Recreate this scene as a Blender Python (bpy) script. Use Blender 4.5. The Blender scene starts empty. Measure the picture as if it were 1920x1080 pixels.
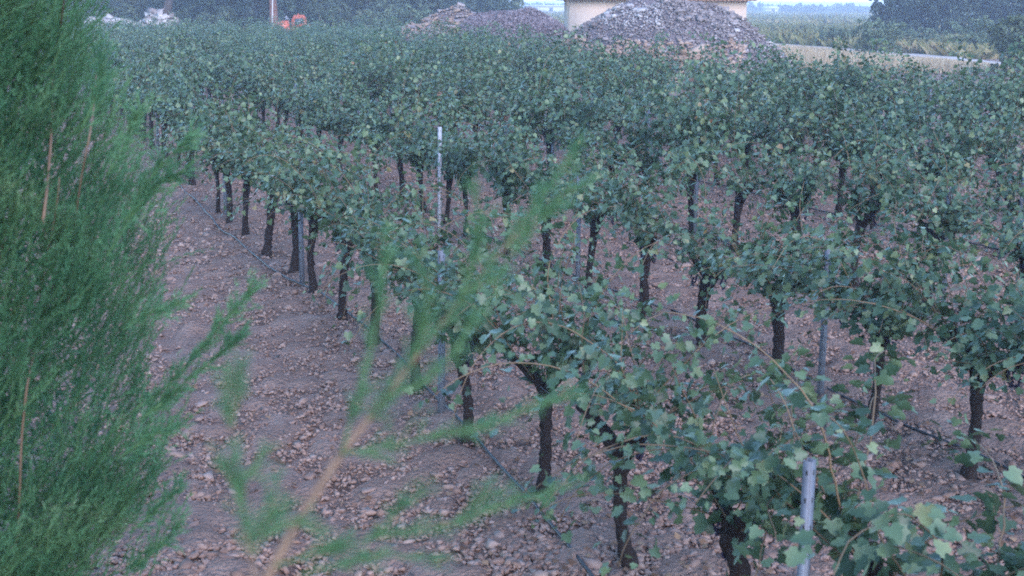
import bpy, math, random
import numpy as np
from mathutils import Vector, Matrix, Euler

rng = np.random.default_rng(7)
random.seed(7)
SC = bpy.context.scene
COL = SC.collection
R = math.radians

# ------------------------------------------------------------------ camera
CAM_H = 2.8
FPX = 2450.0                       # focal length in pixels of a 1920 wide frame
HORIZON = 10.0
PITCH = math.atan((540 - HORIZON) / FPX)
ROLL = 0.006
cam_d = bpy.data.cameras.new('camera')
cam = bpy.data.objects.new('camera', cam_d); COL.objects.link(cam)
_f = Vector((0, math.cos(PITCH), -math.sin(PITCH)))
_r0 = Vector((1, 0, 0)); _u0 = _r0.cross(_f)
_r = _r0 * math.cos(ROLL) + _u0 * math.sin(ROLL)
_u = _r.cross(_f)
M3 = Matrix((_r, _u, -_f)).transposed()
cam.matrix_world = Matrix.Translation((0, 0, CAM_H)) @ M3.to_4x4()
cam_d.sensor_width = 36.0
cam_d.lens = FPX / 1920 * 36
cam_d.clip_start = 0.05
cam_d.clip_end = 6000
cam_d.dof.use_dof = True
cam_d.dof.focus_distance = 16.0
cam_d.dof.aperture_fstop = 5.4
SC.camera = cam

# ------------------------------------------------------------------ sky, sun, exposure
SUN_EL, SUN_AZ = R(26.0), R(158.0)          # low sun behind the camera, dulled by cloud
W = bpy.data.worlds.new('World'); SC.world = W; W.use_nodes = True
nt = W.node_tree
sky = nt.nodes.new('ShaderNodeTexSky'); sky.sky_type = 'NISHITA'; sky.sun_disc = False
sky.sun_elevation = SUN_EL; sky.sun_rotation = SUN_AZ
sky.air_density = 1.0; sky.dust_density = 0.0; sky.ozone_density = 4.2
nt.links.new(sky.outputs[0], nt.nodes['Background'].inputs[0])
nt.nodes['Background'].inputs[1].default_value = 0.13
sun_d = bpy.data.lights.new('sun', 'SUN'); sun_d.energy = 0.8; sun_d.angle = R(40); sun_d.color = (1.0, 0.82, 0.84)
sun = bpy.data.objects.new('sun', sun_d); COL.objects.link(sun)
_sd = Vector((math.sin(SUN_AZ) * math.cos(SUN_EL), math.cos(SUN_AZ) * math.cos(SUN_EL), math.sin(SUN_EL)))
sun.rotation_euler = _sd.to_track_quat('Z', 'Y').to_euler()
sun.location = (0, 0, 30)
SC.view_settings.view_transform = 'Standard'
SC.view_settings.look = 'None'
SC.view_settings.gamma = 1.0
SC.view_settings.use_curve_mapping = False
SC.view_settings.exposure = 2.62
cy = SC.cycles
cy.use_denoising = False; cy.pixel_filter_type = 'BLACKMAN_HARRIS'; cy.filter_width = 1.8
cy.max_bounces = 5; cy.diffuse_bounces = 3; cy.glossy_bounces = 2; cy.transmission_bounces = 3
cy.transparent_max_bounces = 4; cy.volume_bounces = 1

# ------------------------------------------------------------------ picture <-> place
RV, UV, FV, CP = np.array(_r), np.array(_u), np.array(_f), np.array((0, 0, CAM_H))
def ray(px, py):
    return RV * (px - 960) / FPX - UV * (py - 540) / FPX + FV
def on_plane(px, py, z=0.0):
    d = ray(px, py); t = (z - CAM_H) / d[2]
    return CP + d * t
def at_depth(px, py, zc):
    return CP + ray(px, py) * zc
def project(P):
    q = np.asarray(P, float) - CP
    zc = q @ FV
    return 960 + FPX * (q @ RV) / zc, 540 - FPX * (q @ UV) / zc, zc
def at_dist(px, Y):
    """ground x for picture column px at ground distance Y"""
    zc = Y * math.cos(PITCH) + CAM_H * math.sin(PITCH)
    return (px - 960) / FPX * zc

# ------------------------------------------------------------------ small numeric helpers
def hash2(ix, iy, s=0):
    n = (ix.astype(np.int64) * 374761393 + iy.astype(np.int64) * 668265263 + s * 144664681) & 0x7fffffff
    n = ((n ^ (n >> 13)) * 1274126177) & 0x7fffffff
    return ((n ^ (n >> 16)) & 0xffff) / 65535.0
def vnoise(x, y, s=0):
    x = np.asarray(x, float); y = np.asarray(y, float)
    ix, iy = np.floor(x), np.floor(y); fx, fy = x - ix, y - iy
    fx = fx * fx * (3 - 2 * fx); fy = fy * fy * (3 - 2 * fy)
    a = hash2(ix, iy, s); b = hash2(ix + 1, iy, s); c = hash2(ix, iy + 1, s); d = hash2(ix + 1, iy + 1, s)
    return (a * (1 - fx) + b * fx) * (1 - fy) + (c * (1 - fx) + d * fx) * fy
def unit(v):
    v = np.asarray(v, float); return v / np.maximum(np.linalg.norm(v, axis=-1, keepdims=True), 1e-9)
def rand_unit(n):
    return unit(rng.normal(size=(n, 3)))

TH = math.atan(980 / math.hypot(FPX, 540 - HORIZON))      # rows run up and to the left of the view
ROWD = np.array((-math.sin(TH), math.cos(TH))); ROWN = np.array((math.cos(TH), math.sin(TH)))
ROW1 = on_plane(1180, 1090)[:2]
SPACING = 2.55
def gh(x, y):
    """height of the ground"""
    x = np.asarray(x, float); y = np.asarray(y, float)
    far = np.clip((y - 60) / 80, 0, 1)
    h = 0.10 * (vnoise(x * .35, y * .35, 1) - .5) + 0.05 * (vnoise(x * 1.3, y * 1.3, 2) - .5)
    q = (x - ROW1[0]) * ROWN[0] + (y - ROW1[1]) * ROWN[1]      # low ridge under each row
    ridge = np.cos(2 * math.pi * q / SPACING)
    h = h + 0.03 * ridge * (q > -1.3)
    # shallow wheel ruts in the bare track
    h = h - 0.05 * np.exp(-((q + 1.55) / .2) ** 2) - 0.04 * np.exp(-((q + 2.6) / .22) ** 2)
    return h * (1 - far)
def ghf(x, y):
    return float(gh(np.array([x]), np.array([y]))[0])

# ------------------------------------------------------------------ mesh builders
def mesh_np(name, V, F, mats, attrs=None, midx=None, smooth=False):
    V = np.ascontiguousarray(V, dtype=np.float32); F = np.ascontiguousarray(F, dtype=np.int32)
    me = bpy.data.meshes.new(name)
    n, k = F.shape
    me.vertices.add(len(V)); me.vertices.foreach_set('co', V.ravel())
    me.loops.add(n * k); me.loops.foreach_set('vertex_index', F.ravel())
    me.polygons.add(n)
    me.polygons.foreach_set('loop_start', np.arange(0, n * k, k, dtype=np.int32))
    if midx is not None: me.polygons.foreach_set('material_index', np.ascontiguousarray(midx, dtype=np.int32))
    if smooth: me.polygons.foreach_set('use_smooth', np.ones(n, dtype=bool))
    for m in (mats if isinstance(mats, (list, tuple)) else [mats]): me.materials.append(m)
    for a, vals in (attrs or {}).items():
        at = me.attributes.new(a, 'FLOAT', 'POINT'); at.data.foreach_set('value', np.ascontiguousarray(vals, dtype=np.float32))
    me.update(calc_edges=True)
    return me
def link(name, me, parent=None, loc=None, rot=None, scale=None, **props):
    o = bpy.data.objects.new(name, me); COL.objects.link(o)
    if parent is not None: o.parent = parent
    if loc is not None: o.location = loc
    if rot is not None: o.rotation_euler = rot
    if scale is not None: o.scale = scale
    for k, v in props.items(): o[k] = v
    return o
def thing(name, label, category, loc=(0, 0, 0), rotz=0.0, group=None, me=None):
    o = bpy.data.objects.new(name, me); COL.objects.link(o)
    o.location = loc; o.rotation_euler = (0, 0, rotz)
    o['label'] = label; o['category'] = category
    if group: o['group'] = group
    return o
class Geo:
    """collects triangles"""
    def __init__(s): s.V = []; s.F = []; s.A = []; s.M = []; s.n = 0
    def add(s, V, F, a=0.0, m=0):
        V = np.asarray(V, float); F = np.asarray(F, int)
        s.V.append(V); s.F.append(F + s.n); s.n += len(V)
        s.A.append(np.full(len(V), a) if np.isscalar(a) else np.asarray(a)); s.M.append(np.full(len(F), m))
        return s
    def mesh(s, name, mats, smooth=False):
        return mesh_np(name, np.concatenate(s.V), np.concatenate(s.F), mats, {'lv': np.concatenate(s.A)}, np.concatenate(s.M), smooth)
def tris(quads):
    q = np.asarray(quads); return np.concatenate([q[:, [0, 1, 2]], q[:, [0, 2, 3]]])
def tube(P, rad, sides=8, jitter=0.0, seed=0, cap=True):
    """tapered tube along the points P"""
    P = np.asarray(P, float); n = len(P); rad = np.broadcast_to(np.asarray(rad, float), (n,))
    T = unit(np.gradient(P, axis=0)); up = np.array((0.13, 0.97, 0.21))
    A = unit(np.cross(T, up)); B = np.cross(T, A)
    ang = np.linspace(0, 2 * math.pi, sides, endpoint=False)
    r = rad[:, None] * np.ones((1, sides))
    if jitter:
        g = np.random.default_rng(seed); r = r * (1 + jitter * (g.random((n, sides)) - .5) * 2)
    V = P[:, None, :] + r[..., None] * (np.cos(ang)[None, :, None] * A[:, None, :] + np.sin(ang)[None, :, None] * B[:, None, :])
    V = V.reshape(-1, 3)
    i = np.arange(n - 1)[:, None] * sides; j = np.arange(sides)[None, :]; k = (np.arange(sides) + 1)[None, :] % sides
    Q = np.stack([i + j, i + k, i + sides + k, i + sides + j], -1).reshape(-1, 4)
    F = tris(Q)
    if cap:
        V = np.concatenate([V, P[:1], P[-1:]]); a, b = n * sides, n * sides + 1
        jj = np.arange(sides); kk = (jj + 1) % sides
        F = np.concatenate([F, np.stack([np.full(sides, a), kk, jj], -1), np.stack([np.full(sides, b), (n - 1) * sides + jj, (n - 1) * sides + kk], -1)])
    return V, F
def box(x0, x1, y0, y1, z0, z1):
    V = np.array([(x, y, z) for z in (z0, z1) for y in (y0, y1) for x in (x0, x1)], float)
    Q = [(0, 2, 3, 1), (4, 5, 7, 6), (0, 1, 5, 4), (2, 6, 7, 3), (0, 4, 6, 2), (1, 3, 7, 5)]
    return V, tris(Q)
_p = (1 + 5 ** .5) / 2
ICO_V = unit(np.array([(-1, _p, 0), (1, _p, 0), (-1, -_p, 0), (1, -_p, 0), (0, -1, _p), (0, 1, _p), (0, -1, -_p), (0, 1, -_p), (_p, 0, -1), (_p, 0, 1), (-_p, 0, -1), (-_p, 0, 1)], float))
ICO_F = np.array([(0, 11, 5), (0, 5, 1), (0, 1, 7), (0, 7, 10), (0, 10, 11), (1, 5, 9), (5, 11, 4), (11, 10, 2), (10, 7, 6), (7, 1, 8), (3, 9, 4), (3, 4, 2), (3, 2, 6), (3, 6, 8), (3, 8, 9), (4, 9, 5), (2, 4, 11), (6, 2, 10), (8, 6, 7), (9, 8, 1)])
OCT_V = np.array([(1, 0, 0), (-1, 0, 0), (0, 1, 0), (0, -1, 0), (0, 0, 1), (0, 0, -1)], float)
OCT_F = np.array([(0, 2, 4), (2, 1, 4), (1, 3, 4), (3, 0, 4), (2, 0, 5), (1, 2, 5), (3, 1, 5), (0, 3, 5)])
CUB_V, CUB_F = box(-1, 1, -1, 1, -1, 1)
def rot_many(n, tilt=0.5):
    """n rotation matrices: any turn about z, then a tilt"""
    a = rng.random(n) * 2 * math.pi; ax = rng.random(n) * 2 * math.pi; t = rng.normal(size=n) * tilt
    cz, sz = np.cos(a), np.sin(a)
    Z = np.zeros((n, 3, 3)); Z[:, 0, 0] = cz; Z[:, 0, 1] = -sz; Z[:, 1, 0] = sz; Z[:, 1, 1] = cz; Z[:, 2, 2] = 1
    k = np.stack([np.cos(ax), np.sin(ax), np.zeros(n)], -1)
    K = np.zeros((n, 3, 3)); K[:, 0, 2] = k[:, 1]; K[:, 1, 2] = -k[:, 0]; K[:, 2, 0] = -k[:, 1]; K[:, 2, 1] = k[:, 0]
    T = np.eye(3)[None] + np.sin(t)[:, None, None] * K + (1 - np.cos(t))[:, None, None] * (K @ K)
    return T @ Z
def scatter_solids(base_v, base_f, pos, size, flat, tilt, jit):
    n = len(pos); m = len(base_v)
    V = base_v[None] * (1 + jit * (rng.random((n, m, 1)) - .5) * 2) + jit * .25 * rng.normal(size=(n, m, 3))
    V = V * np.stack([size, size * (0.55 + .45 * rng.random(n)), size * flat], -1)[:, None, :]
    V = np.einsum('nij,nmj->nmi', rot_many(n, tilt), V) + pos[:, None, :]
    F = base_f[None] + (np.arange(n) * m)[:, None, None]
    return V.reshape(-1, 3), F.reshape(-1, 3)

# ------------------------------------------------------------------ materials
def material(name, stops, rough=0.8, spec=0.3, noise=None, bump=None, translucent=0.0, use_lv=True, use_random=True, interp='LINEAR', metallic=0.0, coords='Object', mottle=0.25, patch=0.0):
    """colour ramp over the per-piece value + a noise; stops: [(pos, rgb)]"""
    m = bpy.data.materials.new(name); m.use_nodes = True
    t = m.node_tree; N = t.nodes; L = t.links
    b = N['Principled BSDF']; out = N['Material Output']
    b.inputs['Roughness'].default_value = rough; b.inputs['Specular IOR Level'].default_value = spec; b.inputs['Metallic'].default_value = metallic
    fac = None
    if use_lv:
        a = N.new('ShaderNodeAttribute'); a.attribute_name = 'lv'; fac = a.outputs['Fac']
    if use_random:
        oi = N.new('ShaderNodeObjectInfo')
        if fac is None: fac = oi.outputs['Random']
        else:
            s = N.new('ShaderNodeMath'); s.operation = 'ADD'; L.new(fac, s.inputs[0]); L.new(oi.outputs['Random'], s.inputs[1])
            s2 = N.new('ShaderNodeMath'); s2.operation = 'FRACT'; L.new(s.outputs[0], s2.inputs[0]); fac = s2.outputs[0]
    tc = N.new('ShaderNodeTexCoord')
    if noise:
        nz = N.new('ShaderNodeTexNoise'); nz.inputs['Scale'].default_value = noise; nz.inputs['Detail'].default_value = 6; nz.inputs['Roughness'].default_value = .65
        L.new(tc.outputs[coords], nz.inputs['Vector'])
        if fac is None: fac = nz.outputs['Fac']
        else:
            mx = N.new('ShaderNodeMix'); mx.data_type = 'FLOAT'; mx.inputs[0].default_value = mottle
            L.new(fac, mx.inputs[2]); L.new(nz.outputs['Fac'], mx.inputs[3]); fac = mx.outputs[0]
    if patch:                      # plants differ from place to place
        ge = N.new('ShaderNodeNewGeometry'); pn = N.new('ShaderNodeTexNoise'); pn.inputs['Scale'].default_value = .55; pn.inputs['Detail'].default_value = 3
        L.new(ge.outputs['Position'], pn.inputs['Vector'])
        ma = N.new('ShaderNodeMath'); ma.operation = 'MULTIPLY_ADD'; L.new(pn.outputs['Fac'], ma.inputs[0]); ma.inputs[1].default_value = patch * 2; ma.inputs[2].default_value = -patch
        ad = N.new('ShaderNodeMath'); ad.operation = 'ADD'; ad.use_clamp = True; L.new(fac, ad.inputs[0]); L.new(ma.outputs[0], ad.inputs[1]); fac = ad.outputs[0]
    cr = N.new('ShaderNodeValToRGB'); cr.color_ramp.interpolation = interp
    e = cr.color_ramp.elements
    while len(e) < len(stops): e.new(0.5)
    for el, (p, c) in zip(e, stops): el.position = p; el.color = (*c, 1)
    if fac is not None: L.new(fac, cr.inputs[0])
    col = cr.outputs[0]
    L.new(col, b.inputs['Base Color'])
    if bump:
        bs, bd = bump
        n2 = N.new('ShaderNodeTexNoise'); n2.inputs['Scale'].default_value = bs; n2.inputs['Detail'].default_value = 8
        L.new(tc.outputs[coords], n2.inputs['Vector'])
        bp = N.new('ShaderNodeBump'); bp.inputs['Distance'].default_value = bd; bp.inputs['Strength'].default_value = .8
        L.new(n2.outputs['Fac'], bp.inputs['Height']); L.new(bp.outputs[0], b.inputs['Normal'])
    if translucent:
        tr = N.new('ShaderNodeBsdfTranslucent'); L.new(col, tr.inputs[0])
        ms = N.new('ShaderNodeMixShader'); ms.inputs[0].default_value = translucent
        L.new(b.outputs[0], ms.inputs[1]); L.new(tr.outputs[0], ms.inputs[2]); L.new(ms.outputs[0], out.inputs[0])
    return m

MAT = {}
MAT['leaf'] = material('vine_leaf', [(0, (.018, .038, .020)), (.22, (.036, .072, .036)), (.5, (.058, .104, .052)), (.75, (.090, .142, .074)), (.92, (.138, .180, .086)), (.97, (.20, .165, .075)), (1, (.17, .090, .055))],
                       rough=.45, spec=.42, translucent=.16, noise=22, mottle=.18, patch=.30)
MAT['cane'] = material('vine_cane', [(0, (.085, .060, .035)), (1, (.17, .115, .065))], rough=.7)
MAT['bark'] = material('vine_bark', [(0.2, (.011, .008, .008)), (.8, (.045, .033, .030))], rough=.95, spec=.1, noise=26, bump=(60, .012), use_lv=False, mottle=.8)
MAT['grape'] = material('grape', [(0, (.012, .010, .028)), (1, (.03, .02, .05))], rough=.5, spec=.3)
MAT['soil'] = material('soil', [(.25, (.165, .108, .083)), (.5, (.236, .160, .127)), (.75, (.315, .225, .183))], rough=1, spec=.05, noise=2.2, bump=(34, .09), use_lv=False, use_random=False)
MAT['stone'] = material('field_stone', [(0, (.150, .096, .074)), (.4, (.222, .149, .118)), (.8, (.285, .200, .162)), (.96, (.355, .262, .218)), (1, (.44, .345, .30))], rough=.95, spec=.1, noise=14, mottle=.2)
MAT['litter'] = material('dry_leaf', [(0, (.08, .045, .030)), (.6, (.17, .10, .062)), (1, (.26, .175, .11))], rough=.9, spec=.1, use_random=False)
MAT['hose'] = material('drip_hose', [(0, (.012, .012, .014)), (1, (.02, .02, .022))], rough=.5, spec=.4, use_lv=False)
MAT['steel'] = material('galvanised_steel', [(.2, (.105, .115, .135)), (.8, (.175, .19, .22))], rough=.6, spec=.4, metallic=.2, noise=9, use_lv=False, mottle=.9)
MAT['hole'] = material('slot_dark', [(0, (.02, .02, .02)), (1, (.03, .03, .03))], rough=.9, use_lv=False)
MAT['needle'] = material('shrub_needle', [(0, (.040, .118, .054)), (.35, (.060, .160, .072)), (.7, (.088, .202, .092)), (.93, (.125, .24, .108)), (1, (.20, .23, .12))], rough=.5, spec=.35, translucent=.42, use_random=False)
MAT['green_twig'] = material('green_twig', [(0, (.06, .12, .045)), (1, (.10, .14, .055))], rough=.7, spec=.2, use_random=False)
MAT['twig'] = material('shrub_twig', [(.2, (.115, .070, .045)), (.8, (.20, .135, .09))], rough=.8, spec=.2, noise=40, use_lv=False, mottle=.8)
MAT['heap_grey'] = material('weathered_stone', [(0, (.11, .09, .085)), (.35, (.165, .138, .13)), (.7, (.225, .19, .18)), (.93, (.29, .25, .235)), (1, (.45, .41, .39))], rough=.95, spec=.1, noise=5, mottle=.25)
MAT['heap_ochre'] = material('ochre_slab', [(0, (.16, .105, .075)), (.5, (.25, .175, .13)), (1, (.35, .265, .21))], rough=.95, spec=.1, noise=6, mottle=.3)
MAT['heap_pale'] = material('pale_stone', [(0, (.25, .225, .215)), (1, (.44, .41, .39))], rough=.95, spec=.1, noise=6, mottle=.3)
MAT['mound'] = material('dark_mound_earth', [(.25, (.11, .088, .092)), (.75, (.20, .165, .165))], rough=1, spec=.05, noise=3.5, bump=(9, .25), use_lv=False, use_random=False)
MAT['brush'] = material('mound_brushwood', [(0, (.075, .058, .062)), (.6, (.15, .12, .125)), (1, (.24, .20, .20))], rough=1, spec=.05)
MAT['plaster'] = material('cream_plaster', [(.3, (.36, .285, .225)), (.7, (.43, .345, .275))], rough=.95, spec=.1, noise=.8, bump=(30, .01), use_lv=False, use_random=False)
MAT['tile'] = material('roof_tile', [(0, (.22, .11, .075)), (.6, (.33, .175, .115)), (1, (.42, .27, .19))], rough=.9, spec=.1, noise=4, mottle=.3)
MAT['glass'] = material('window_glass', [(0, (.03, .035, .04)), (1, (.05, .055, .06))], rough=.08, spec=.6, use_lv=False)
MAT['wood'] = material('old_wood', [(.2, (.10, .065, .04)), (.8, (.19, .125, .08))], rough=.85, noise=8, use_lv=False, mottle=.9)
MAT['path'] = material('pale_path', [(.3, (.36, .305, .26)), (.7, (.46, .40, .35))], rough=1, spec=.05, noise=.8, use_lv=False, use_random=False)
MAT['dry_grass'] = material('dry_grass', [(0, (.26, .19, .115)), (.5, (.38, .29, .18)), (1, (.50, .41, .28))], rough=.9, spec=.1, translucent=.2, use_random=False)
MAT['scrub'] = material('field_scrub', [(0, (.070, .085, .034)), (.4, (.120, .128, .046)), (.75, (.175, .158, .066)), (1, (.24, .19, .10))], rough=.9, spec=.1, use_random=False)
MAT['tree_dark'] = material('dark_tree_leaf', [(0, (.026, .044, .030)), (.6, (.048, .072, .045)), (1, (.078, .106, .060))], rough=.7, spec=.25, translucent=.1, use_random=False)
MAT['tree_mid'] = material('grey_tree_leaf', [(0, (.036, .056, .036)), (.6, (.065, .092, .052)), (1, (.115, .135, .072))], rough=.75, spec=.2, translucent=.12, use_random=False)
MAT['tree_light'] = material('light_shrub_leaf', [(0, (.055, .085, .048)), (.6, (.095, .135, .075)), (1, (.15, .18, .095))], rough=.75, spec=.2, translucent=.12, use_random=False)
MAT['tree_bark'] = material('tree_bark', [(.2, (.03, .024, .022)), (.8, (.085, .064, .054))], rough=.95, spec=.1, noise=6, bump=(14, .05), use_lv=False, use_random=False)
MAT['red_bark'] = material('pine_bark', [(.2, (.12, .055, .04)), (.8, (.23, .12, .085))], rough=.95, spec=.1, noise=6, bump=(14, .05), use_lv=False, use_random=False)
MAT['orange'] = material('orange_paint', [(0, (.33, .075, .04)), (1, (.40, .10, .055))], rough=.45, spec=.4, use_lv=False)
MAT['rubber'] = material('tyre_rubber', [(0, (.015, .015, .016)), (1, (.025, .025, .026))], rough=.8, use_lv=False)
MAT['white'] = material('white_paint', [(0, (.33, .33, .34)), (1, (.4, .4, .41))], rough=.7, use_lv=False)

# ================================================================== GROUND
def graded(a, b, step, lo, hi, grow=1.12):
    xs = list(np.arange(a, b, step)); s = step; x = xs[-1]
    while x < hi: s *= grow; x += s; xs.append(x)
    s = step; x = a; left = []
    while x > lo: s *= grow; x -= s; left.append(x)
    return np.array(left[::-1] + xs)
gx = graded(-4.5, 8.5, .062, -3000, 3000); gy = graded(3.5, 20.0, .062, -400, 4500)
X, Y = np.meshgrid(gx, gy); Z = gh(X, Y)
near = np.clip((45 - Y) / 20, 0, 1) * np.clip((22 - np.abs(X)) / 8, 0, 1)
Z = Z + near * (0.06 * (vnoise(X * 5, Y * 5, 5) - .5) + 0.07 * (vnoise(X * 11, Y * 11, 6) - .5))
ny, nx = X.shape
i = np.arange(ny - 1)[:, None] * nx; j = np.arange(nx - 1)[None, :]
Q = np.stack([i + j, i + j + 1, i + nx + j + 1, i + nx + j], -1).reshape(-1, 4)
ground = link('ground', mesh_np('ground', np.stack([X, Y, Z], -1).reshape(-1, 3), Q, MAT['soil'], smooth=True), kind='structure')

def in_view(P, mx=60, my=60):
    x, y, z = project(P)
    return (x > -mx) & (x < 1920 + mx) & (y > -my) & (y < 1080 + my) & (z > 1)

# stones lying in the soil: the largest in view one by one, the rest as rubble
def stone_density(x, y):
    q = (x - ROW1[0]) * ROWN[0] + (y - ROW1[1]) * ROWN[1]
    rut = np.exp(-((q + 1.55) / .22) ** 2) + .8 * np.exp(-((q + 2.6) / .22) ** 2)
    patch = vnoise(x * .9, y * .9, 11) * .6 + vnoise(x * 2.6, y * 2.6, 12) * .5
    return np.clip(.45 + patch - .55 * rut, .12, 1)
N = 150000
yy = 5.0 + (rng.random(N) ** 1.7) * 33; xx = -.42 * yy + rng.random(N) * (.86 * yy)
q = (xx - ROW1[0]) * ROWN[0] + (yy - ROW1[1]) * ROWN[1]
keep = (rng.random(N) < stone_density(xx, yy)) & (q > -3.6)
keep &= in_view(np.stack([xx, yy, np.zeros(N)], -1), 60, 60)
xx, yy = xx[keep], yy[keep]; n = len(xx)
size = .009 + .014 * rng.random(n) ** 1.7 + .016 * rng.random(n) ** 6
big = rng.random(n) < .013; size[big] = .026 + .026 * rng.random(big.sum())
far = yy > 13; size[far] *= 1.35
zz = gh(xx, yy) + size * .14
pos = np.stack([xx, yy, zz], -1)
px, py, zc = project(pos)
score = size / zc * ((px > 290) & (px < 1900) & (py < 1080) & (py > 0))
order = np.argsort(-score); singles = order[:290]
rest = np.ones(n, bool); rest[singles] = False
g = Geo()
nearm = rest & (zc < 7.0)
for sel, bv, bf in ((nearm, ICO_V, ICO_F), (rest & ~nearm, OCT_V, OCT_F)):
    k = sel.sum(); flat = .28 + .4 * rng.random(k)
    V, F = scatter_solids(bv, bf, pos[sel], size[sel], flat, .5, .62)
    g.add(V, F, np.repeat(rng.random(k) ** .8, len(bv)))
link('rubble', g.mesh('rubble', MAT['stone']), ground, kind='stuff')
stone_meshes = []
for s in range(8):
    V = ICO_V[:, :] * (1 + .55 * (rng.random((12, 1)) - .5) * 2) + .17 * rng.normal(size=(12, 3))
    V[:, 2] *= .45; V[:, 1] *= .7
    stone_meshes.append(mesh_np('stone', V, ICO_F, MAT['stone']))
for c, k in enumerate(singles):
    o = link('stone', stone_meshes[c % 8], ground, loc=pos[k], rot=(rng.normal() * .25, rng.normal() * .25, rng.random() * 6.3), scale=[size[k] * 1.1] * 3)

# fallen dry leaves, thickest under the rows
N = 6000
yy = 5.2 + rng.random(N) ** 1.6 * 20; xx = -.40 * yy + rng.random(N) * (.82 * yy)
q = ((xx - ROW1[0]) * ROWN[0] + (yy - ROW1[1]) * ROWN[1]) / SPACING
keep = (q > -.7) & (rng.random(N) < .15 + .85 * np.exp(-((q - np.round(q)) / .22) ** 2)); xx, yy = xx[keep], yy[keep]; n = len(xx)
lv_ = np.array([(0, -.5, .1), (.5, 0, -.05), (0, .6, .12), (-.5, 0, -.02)])
V = np.einsum('nij,mj->nmi', rot_many(n, .3), lv_) * (.022 + .028 * rng.random(n))[:, None, None] + np.stack([xx, yy, gh(xx, yy) + .03], -1)[:, None, :]
F = np.array([(0, 1, 2), (0, 2, 3)])[None] + (np.arange(n) * 4)[:, None, None]
link('leaf_litter', mesh_np('leaf_litter', V.reshape(-1, 3), F.reshape(-1, 3), MAT['litter'], {'lv': np.repeat(rng.random(n), 4)}), ground, kind='stuff')

# pale farm path and the dry grass beside it
def ribbon(pts, width, z=.012):
    P = np.array(pts, float); T = unit(np.gradient(P, axis=0)); Nn = np.stack([T[:, 1], -T[:, 0]], -1)
    n = len(P); V = np.zeros((2 * n, 3)); w = width * (1 + .25 * (rng.random(n) - .5))
    V[:n, :2] = P + Nn * w[:, None] / 2; V[n:, :2] = P - Nn * w[:, None] / 2; V[:, 2] = gh(V[:, 0], V[:, 1]) + z + .05
    a = np.arange(n - 1)
    return V, np.stack([a, a + 1, n + a + 1, n + a], -1)
path_px = [(1330, 78), (1430, 84), (1500, 89), (1580, 94), (1660, 102), (1740, 109), (1800, 115), (1860, 121), (1930, 128), (2050, 138)]
pp = np.array([on_plane(*p)[:2] for p in path_px])
tt = np.linspace(0, len(pp) - 1, 60)
pp = np.stack([np.interp(tt, np.arange(len(pp)), pp[:, 0]), np.interp(tt, np.arange(len(pp)), pp[:, 1])], -1)
V, F = ribbon(pp, 3.4)
link('path', mesh_np('path', V, F, MAT['path']), kind='structure')

def blades(xy, hgt, lean, wid):
    n = len(xy); z = gh(xy[:, 0], xy[:, 1]) + .0
    b = np.stack([xy[:, 0], xy[:, 1], z], -1)
    a = rng.random(n) * 6.283; side = np.stack([np.cos(a), np.sin(a), np.zeros(n)], -1) * wid
    d = np.stack([rng.normal(size=n) * lean, rng.normal(size=n) * lean, np.ones(n)], -1) * hgt[:, None]
    V = np.stack([b - side, b + side, b + d], 1).reshape(-1, 3)
    return V, np.arange(n * 3).reshape(-1, 3)
N = 90000
t = rng.random(N); along = np.interp(t, np.linspace(0, 1, len(pp)), pp[:, 0]), np.interp(t, np.linspace(0, 1, len(pp)), pp[:, 1])
T = unit(pp[-1] - pp[0]); nrm = np.array((T[1], -T[0])); nrm = nrm * (-1 if nrm[1] > 0 else 1)     # towards the viewer
off = .9 + rng.random(N) ** 1.4 * 21
xy = np.stack([along[0] + nrm[0] * off, along[1] + nrm[1] * off], -1)
P3 = np.concatenate([xy, np.zeros((N, 1))], 1)
ok = in_view(P3, 40, 40) & (rng.random(N) < .35 + .65 * (vnoise(xy[:, 0] * .5, xy[:, 1] * .5, 30) > .4)); xy = xy[ok]
hmax = np.clip(.12 + .055 * off[ok], .06, .7); V, F = blades(xy, hmax * (.5 + .8 * rng.random(len(xy)) ** 1.5), .35, .02)
link('dry_grass', mesh_np('dry_grass', V, F, MAT['dry_grass'], {'lv': np.repeat(rng.random(len(xy)), 3)}), kind='stuff', label='pale dry grass between the vines and the pale path', category='grass')
# low yellow-green scrub of the field beyond the path
N = 60000
d = 1 / (1 / 75 - rng.random(N) * (1 / 75 - 1 / 700)); px_ = 930 + rng.random(N) * 1040
zcs = d; xs = (px_ - 960) / FPX * zcs; ys = d
xy = np.stack([xs, ys], -1)
side = (xy - pp[0]) @ nrm
ok = (side < -3.2) | (xs < 9)
xy = xy[ok]; d = d[ok]
tone = np.clip(.25 + .9 * (vnoise(xy[:, 0] * .13, xy[:, 1] * .07, 40) - .3) + .25 * rng.normal(size=len(xy)), 0, 1)
hg = (.25 + .5 * rng.random(len(xy))) * (1 + d / 400)
V, F = blades(xy, hg, .7, .10 + .25 * rng.random(len(xy))[:, None] * (1 + d[:, None] / 150))
link('scrub_field', mesh_np('scrub_field', V, F, MAT['scrub'], {'lv': np.repeat(tone, 3)}), kind='stuff', label='low yellow green scrub of the field beyond the pale path', category='scrub')

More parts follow.
